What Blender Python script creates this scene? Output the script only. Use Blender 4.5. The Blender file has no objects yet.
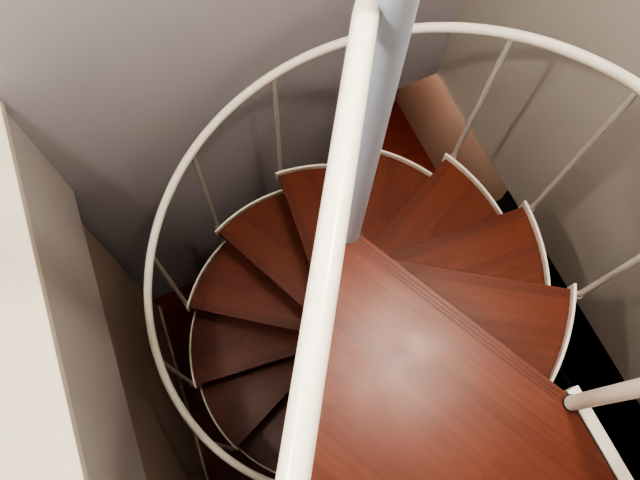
import bpy, bmesh
import numpy as np
from math import *
from mathutils import Matrix, Vector
scene=bpy.context.scene
scene.view_settings.view_transform='AgX'
scene.view_settings.look='AgX - High Contrast'
# ---------------- dimensions (metres) ----------------
R=.7438; A0=-37.81; DA=29.6; S=.2281; HR=.82; RR=.7734; OFF=.0167; RP=.035
PHI=radians(25.5); PHL=radians(19.4); ZF=-12*S
# ---------------- materials ----------------
def mat(name,col,rough=.5,metal=0,spec=.5,coat=0):
    m=bpy.data.materials.new(name);m.use_nodes=True
    b=m.node_tree.nodes['Principled BSDF']
    b.inputs['Base Color'].default_value=(*col,1);b.inputs['Roughness'].default_value=rough
    b.inputs['Metallic'].default_value=metal;b.inputs['Specular IOR Level'].default_value=spec
    b.inputs['Coat Weight'].default_value=coat
    return m
def painted(name,c1,c2,rough=.6,scale=3,bump=.05,bs=120):
    m=mat(name,c1,rough);nt=m.node_tree;N=nt.nodes;L=nt.links;b=N['Principled BSDF']
    tc=N.new('ShaderNodeTexCoord')
    n=N.new('ShaderNodeTexNoise');n.inputs['Scale'].default_value=scale;n.inputs['Detail'].default_value=3
    L.new(tc.outputs['Object'],n.inputs['Vector'])
    r=N.new('ShaderNodeMix');r.data_type='RGBA';r.inputs[6].default_value=(*c1,1);r.inputs[7].default_value=(*c2,1)
    L.new(n.outputs['Fac'],r.inputs[0]);L.new(r.outputs[2],b.inputs['Base Color'])
    n2=N.new('ShaderNodeTexNoise');n2.inputs['Scale'].default_value=bs
    L.new(tc.outputs['Object'],n2.inputs['Vector'])
    bp=N.new('ShaderNodeBump');bp.inputs['Strength'].default_value=bump;bp.inputs['Distance'].default_value=.002
    L.new(n2.outputs['Fac'],bp.inputs['Height']);L.new(bp.outputs[0],b.inputs['Normal'])
    return m
def wood(name,c1,c2,rough=.34):
    m=mat(name,c1,rough,spec=.36);nt=m.node_tree;N=nt.nodes;L=nt.links;b=N['Principled BSDF']
    tc=N.new('ShaderNodeTexCoord')
    br=N.new('ShaderNodeTexBrick');br.inputs['Scale'].default_value=1
    br.inputs['Brick Width'].default_value=.42;br.inputs['Row Height'].default_value=.035
    br.inputs['Mortar Size'].default_value=.0006;br.inputs['Mortar Smooth'].default_value=.5
    br.inputs['Color1'].default_value=(.3,.3,.3,1);br.inputs['Color2'].default_value=(.7,.7,.7,1)
    br.inputs['Mortar'].default_value=(.1,.1,.1,1);br.offset=.37
    L.new(tc.outputs['Object'],br.inputs['Vector'])
    mp=N.new('ShaderNodeMapping');mp.inputs['Scale'].default_value=(5,90,20)
    L.new(tc.outputs['Object'],mp.inputs['Vector'])
    n=N.new('ShaderNodeTexNoise');n.inputs['Scale'].default_value=1;n.inputs['Detail'].default_value=6
    n.inputs['Distortion'].default_value=.4
    L.new(mp.outputs[0],n.inputs['Vector'])
    mx=N.new('ShaderNodeMix');mx.data_type='RGBA';mx.inputs[0].default_value=.5
    L.new(br.outputs['Color'],mx.inputs[6]);L.new(n.outputs['Fac'],mx.inputs[7])
    cr=N.new('ShaderNodeValToRGB')
    cr.color_ramp.elements[0].position=.25;cr.color_ramp.elements[0].color=(*c2,1)
    cr.color_ramp.elements[1].position=.75;cr.color_ramp.elements[1].color=(*c1,1)
    L.new(mx.outputs[2],cr.inputs[0]);L.new(cr.outputs[0],b.inputs['Base Color'])
    n3=N.new('ShaderNodeTexNoise');n3.inputs['Scale'].default_value=9
    L.new(tc.outputs['Object'],n3.inputs['Vector'])
    mr=N.new('ShaderNodeMapRange');mr.inputs['To Min'].default_value=rough-.06;mr.inputs['To Max'].default_value=rough+.08
    L.new(n3.outputs['Fac'],mr.inputs['Value']);L.new(mr.outputs[0],b.inputs['Roughness'])
    bp=N.new('ShaderNodeBump');bp.inputs['Strength'].default_value=.08;bp.inputs['Distance'].default_value=.001
    L.new(n.outputs['Fac'],bp.inputs['Height']);L.new(bp.outputs[0],b.inputs['Normal'])
    return m
WOOD=wood('mahogany_tread',(.185,.052,.027),(.112,.029,.015),.32)
FLOORW=wood('lower_floor_wood',(.17,.030,.017),(.11,.017,.010))
GROOVE=mat('groove_dark',(.055,.014,.009),.5)
WHITE=mat('cream_enamel',(.85,.80,.69),.28)
STEEL=mat('grey_blue_enamel',(.52,.60,.70),.35)
SPIN=mat('baluster_enamel',(.60,.57,.52),.35)
DARK=mat('shadow_and_gap_dark',(.02,.02,.02),.5)  # near-black for the post-foot shadow and the landing gap line
BLACK=mat('void_black',(.006,.006,.007),.6)  # near-black carrying the darkness of the unlit lower opening
WALLM=painted('mauve_plaster',(.56,.535,.55),(.52,.495,.515))
WALLR=painted('beige_plaster',(.53,.495,.435),(.49,.455,.40))
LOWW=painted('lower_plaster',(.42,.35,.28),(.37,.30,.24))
PINK=painted('pink_beige_plaster',(.46,.35,.29),(.42,.32,.27))
STRIP=painted('grey_plaster',(.58,.55,.52),(.54,.51,.48))
LEDGE=painted('cream_paint',(.85,.79,.65),(.82,.76,.62),rough=.5)
CEIL=painted('ceiling_paint',(.75,.73,.7),(.72,.7,.67))
# ---------------- helpers ----------------
def obj(name,verts,faces,m,parent=None,rotz=0,loc=(0,0,0),bevel=0,smooth=False):
    me=bpy.data.meshes.new(name);me.from_pydata([tuple(v) for v in verts],[],faces);me.update()
    bm=bmesh.new();bm.from_mesh(me);bmesh.ops.recalc_face_normals(bm,faces=bm.faces);bm.to_mesh(me);bm.free()
    o=bpy.data.objects.new(name,me);scene.collection.objects.link(o)
    me.materials.append(m);o.rotation_euler[2]=rotz;o.location=loc
    if parent:o.parent=parent
    if bevel:
        md=o.modifiers.new('bevel','BEVEL');md.width=bevel;md.segments=2;md.limit_method='ANGLE'
    if smooth:
        for p in me.polygons:p.use_smooth=True
    return o
def boxes(name,bs,m,parent=None,rotz=PHI,bevel=0,loc=(0,0,0)):
    V=[];F=[]
    for (x0,x1,y0,y1,z0,z1) in bs:
        k=len(V)
        V+=[(x0,y0,z0),(x1,y0,z0),(x1,y1,z0),(x0,y1,z0),(x0,y0,z1),(x1,y0,z1),(x1,y1,z1),(x0,y1,z1)]
        F+=[tuple(k+i for i in f) for f in ((0,1,2,3),(4,5,6,7),(0,1,5,4),(1,2,6,5),(2,3,7,6),(3,0,4,7))]
    return obj(name,V,F,m,parent,rotz,bevel=bevel,loc=loc)
def prism(name,pts,z0,z1,m,parent=None,rotz=0,bevel=.002):
    c,s=cos(-rotz),sin(-rotz);pts=[(x*c-y*s,x*s+y*c) for x,y in pts]
    n=len(pts)
    V=[(x,y,z0) for x,y in pts]+[(x,y,z1) for x,y in pts]
    F=[tuple(range(n)),tuple(range(n,2*n))]+[(i,(i+1)%n,n+(i+1)%n,n+i) for i in range(n)]
    return obj(name,V,F,m,parent,rotz,bevel=bevel)
def tube(name,pts,r,m,parent=None,res=10):
    cu=bpy.data.curves.new(name,'CURVE');cu.dimensions='3D';cu.bevel_depth=r;cu.bevel_resolution=res;cu.use_fill_caps=True
    sp=cu.splines.new('POLY');sp.points.add(len(pts)-1)
    for i,p in enumerate(pts):sp.points[i].co=(*p,1)
    sp.use_smooth=True
    t=bpy.data.objects.new(name+'_c',cu);scene.collection.objects.link(t)
    dg=bpy.context.evaluated_depsgraph_get();me=bpy.data.meshes.new_from_object(t.evaluated_get(dg))
    bpy.data.objects.remove(t);o=bpy.data.objects.new(name,me);scene.collection.objects.link(o)
    me.materials.clear();me.materials.append(m)
    for p in me.polygons:p.use_smooth=len(p.vertices)==4
    if parent:o.parent=parent
    return o
def empty(name):
    e=bpy.data.objects.new(name,None);scene.collection.objects.link(e);return e
def pol(r,deg):return (r*cos(radians(deg)),r*sin(radians(deg)))
c_,s_=cos(PHI),sin(PHI)
def uv(u,v):return (u*c_-v*s_,u*s_+v*c_)
# ---------------- spiral staircase ----------------
st=empty('spiral_staircase')
tube('centre_pole',[(0,0,ZF),(0,0,2.6)],RP,STEEL,st,res=16)
tube('pole_base_flange',[(0,0,ZF),(0,0,ZF+.015)],.11,STEEL,st,res=16)
for n in range(1,12):
    a=A0+DA*n;z=-S*n
    off=pol(OFF,a+90)
    back=a-DA-9
    pts=[]
    fi=(off[0]+.03*cos(radians(a)),off[1]+.03*sin(radians(a)))
    pts.append(fi)
    for k in range(11):
        pts.append(pol(R,a+(back-a)*k/10))
    offb=pol(-.02,back+90)
    pts.append((offb[0]+.02*cos(radians(back)),offb[1]+.02*sin(radians(back))))
    for k in range(5):
        pts.append(pol(.055,back-40-(360-(a-back)-80)*k/4))
    prism(f'tread_{n}',pts,z-.032,z,WOOD,st,rotz=radians(a))
    tube(f'tread_collar_{n}',[(0,0,z-S+.001),(0,0,z-.033)],RP+.012,STEEL,st,res=12)
    C=Vector(pol(R,a));F=Vector(off);d=(C-F).normalized();nn=Vector((d.y,-d.x))
    for g in (.014,.024,.034):
        p0=F+d*.10+nn*g;p1=C-d*.012+nn*g
        w=nn*.0007
        prism(f'groove_{n}_{int(g*1000)}',[p0-w,p1-w,p1+w,p0+w],z-.001,z+.0007,GROOVE,st,bevel=0)
    m0=pol(.04,a-12);m1=pol(R-.01,a-12);q=Vector((-(m1[1]-m0[1]),m1[0]-m0[0])).normalized()*.02
    prism(f'tread_bracket_{n}',[(m0[0]-q.x,m0[1]-q.y),(m1[0]-q.x,m1[1]-q.y),(m1[0]+q.x,m1[1]+q.y),(m0[0]+q.x,m0[1]+q.y)],z-.05,z-.033,STEEL,st,bevel=.001)
    r0,r1=R+.001,R+.011;K=14
    arc=[pol(r0,a+1-(DA+3)*k/K) for k in range(K+1)]+[pol(r1,a+1-(DA+3)*k/K) for k in range(K,-1,-1)]
    prism(f'rim_plate_{n}',arc,z-.045,z+.026,WHITE,st,bevel=.0015)
    bx,by=pol(RR-.006,a-1.5)
    zt=-S*(n-.05)+HR
    tube(f'baluster_{n}',[(bx,by,z-.03),(bx,by,zt-.01)],.0105,SPIN,st,res=6)
    tube(f'baluster_ferrule_{n}',[(bx,by,z-.035),(bx,by,z+.012)],.0135,SPIN,st,res=6)
hp=[]
for i in range(0,230):
    n=-.05+i*(11.2/229);a=A0+DA*n
    x,y=pol(RR,a);hp.append((x,y,-S*n+HR))
tube('spiral_handrail',hp,.0175,WHITE,st,res=8)
# ---------------- landing ----------------
C0=Vector(pol(R,A0));wd=Vector((sin(PHI),-cos(PHI)))
E0=C0+wd*.485
o0=pol(OFF,A0+90)
LP=[(o0[0]+.03,o0[1]-.02),tuple(C0),tuple(E0),(-.31,-1.40),(-.165,-.67),(-.05,-.02),(-.03,.045),(.012,.05)]
prism('landing_board',LP,-.034,0,WOOD,st,rotz=radians(A0))
d=(C0-Vector(o0)).normalized();nn=Vector((d.y,-d.x))
for g in (.013,.024,.035):
    p0=Vector(o0)+d*.05+nn*g;p1=C0-d*.01+nn*g;w=nn*.0010
    prism('landing_groove_%d'%(g*1000),[p0-w,p1-w,p1+w,p0+w],-.001,.0007,GROOVE,st,bevel=0)
out=Vector((cos(PHI),sin(PHI)))
a_=C0+out*.005;b_=E0+out*.005
prism('landing_edge_plate',[a_,b_,b_+out*.036,a_+out*.036],-.05,.004,WHITE,st,bevel=.002)
prism('landing_edge_gap',[C0,E0,b_,a_],-.05,-.004,DARK,st,bevel=0)
px,py=.600,-.487
tube('landing_newel_post',[(px,py,-.06),(px,py,.80)],.021,WHITE,st,res=12)
tube('newel_base_shadow',[(px,py,.0),(px,py,.006)],.024,DARK,st,res=12)  # dark disc standing in for the round shadow at the post foot
g0=Vector((-.040,-.002,1.02));g1=Vector((-.140,-.654,1.02));gd=(g1-g0)
tube('landing_guard_rail',[(-.0,.012,1.02),(-.02,.02,1.02),(-.037,.008,1.02)]+[tuple(g0+gd*t) for t in (.05,.5,1,1.5,2.1)],.0198,WHITE,st,res=16)
e=g0+gd*2.05
tube('landing_guard_post',[(e.x,e.y,.0),(e.x,e.y,1.02)],.018,WHITE,st,res=12)
# ---------------- room ----------------
LU=-.81;VB=.92;RU=1.055;ZR=-1.12;ZL=-.84
boxes('wall_back',[(-3.6,RU,VB,VB+.12,ZR,2.6),(-1.2,.70,VB,VB+.12,ZF,ZR)],WALLM)
boxes('wall_right',[(RU,RU+.12,-3,VB,ZR,2.6)],WALLR)
cx,cy=uv(LU,VB-.001)
boxes('wall_left_lower',[(-.2,-.04,-4,-.08,ZF,ZL-.001)],LOWW,rotz=PHL,loc=(cx,cy,0))
boxes('parapet_left',[(-2.2,-.004,-4,-.0,ZL,-.125)],STRIP,rotz=PHL,bevel=.004,loc=(cx,cy,0))  # low parapet along the left of the stairwell
boxes('trim_1',[(-2.2,.003,-4,-.0,-.124,-.08)],LEDGE,rotz=PHL,bevel=.003,loc=(cx,cy,0))
boxes('wall_far_left',[(-2.35,-2.21,-4,.3,ZL,2.6)],WALLM,rotz=PHL,loc=(cx,cy,0))
boxes('wall_front',[(-3.6,3.6,-3.3,-3.2,ZF,2.6)],WALLM)
boxes('ceiling',[(-3.6,RU+.12,-3.3,VB+.12,2.6,2.7)],CEIL)
boxes('floor',[(-3.6,3.6,-3.3,2.6,ZF-.1,ZF)],FLOORW)
boxes('upper_floor',[(-.5,RU,-3,-1.16,-.25,0)],WOOD)
boxes('ceiling_lower',[(RU+.12,3.6,-3.12,2.6,ZR,ZR+.15),(-1,RU+.12,VB+.12,2.6,ZR,ZR+.15)],CEIL)
boxes('wall_passage',[(1.44,1.56,.38,1.62,ZF,ZR)],PINK)
boxes('wall_passage_back',[(.3,1.56,1.62,1.74,ZF,ZR)],LOWW)
boxes('wall_passage_left',[(.58,.70,VB+.12,1.62,ZF,ZR)],LOWW)
boxes('wall_lower_right',[(3.5,3.6,-3,2.6,ZF,ZR)],LOWW)
boxes('baseboard_left',[(-.04,-.025,-4,-.08,ZF,ZF+.07)],PINK,rotz=PHL,loc=(cx,cy,0))
void_grp=empty('dark_void_filler')  # invented black boxes filling the dark void below the right wall
boxes('void_block',[(1.2,2.3,-1.05,.36,ZF+.05,-1.95)],BLACK,void_grp,bevel=.004)
boxes('void_front_panels',[(1.18,1.199,-1.04+.465*k,-1.04+.465*k+.455,ZF+.08,-1.98) for k in range(3)],BLACK,void_grp,bevel=.003)
boxes('void_base',[(1.23,2.27,-1.0,.33,ZF,ZF+.05)],BLACK,void_grp)
# ---------------- lamps ----------------
def light(name,loc,e,col,r,parent=None):
    l=bpy.data.lights.new(name,'POINT');l.energy=e;l.color=col;l.shadow_soft_size=r
    o=bpy.data.objects.new(name,l);scene.collection.objects.link(o);o.location=loc
    if parent:o.parent=parent
    return o
for (lx,ly,en,col) in ((.48,.03,84,(1,.93,.85)),(-1.25,-.55,84,(1,.95,.89))):
    lamp=empty('ceiling_lamp')
    tube('lamp_mount',[(lx,ly,2.54),(lx,ly,2.6)],.10,CEIL,lamp,res=12)
    light('lamp_bulb',(lx,ly,2.42),en,col,.05,lamp)
pl=empty('passage_lamp')
x,y=uv(1.05,1.3)
tube('passage_lamp_mount',[(x,y,ZR-.03),(x,y,ZR)],.06,CEIL,pl)
light('passage_lamp_bulb',(x,y,ZR-.1),17,(1,.86,.74),.05,pl)
w=bpy.data.worlds.new('world');scene.world=w;w.use_nodes=True
w.node_tree.nodes['Background'].inputs[0].default_value=(.5,.55,.7,1)
w.node_tree.nodes['Background'].inputs[1].default_value=.05
# ---------------- camera ----------------
f,nx,ny=651.78,301.258,463.041
dd=np.array([nx-320,-(ny-240),-f]);dd/=np.linalg.norm(dd)
X=np.array([1,0,0])-dd[0]*dd;X/=np.linalg.norm(X);Y=np.cross(-dd,X)
M=Matrix([X,Y,-dd]).to_4x4()
cd=bpy.data.cameras.new('camera');cd.sensor_width=36;cd.lens=f/640*36;cd.clip_start=.05
co=bpy.data.objects.new('camera',cd);scene.collection.objects.link(co)
co.matrix_world=Matrix.Translation((-.1315,-.6409,1.8))@M
scene.camera=co
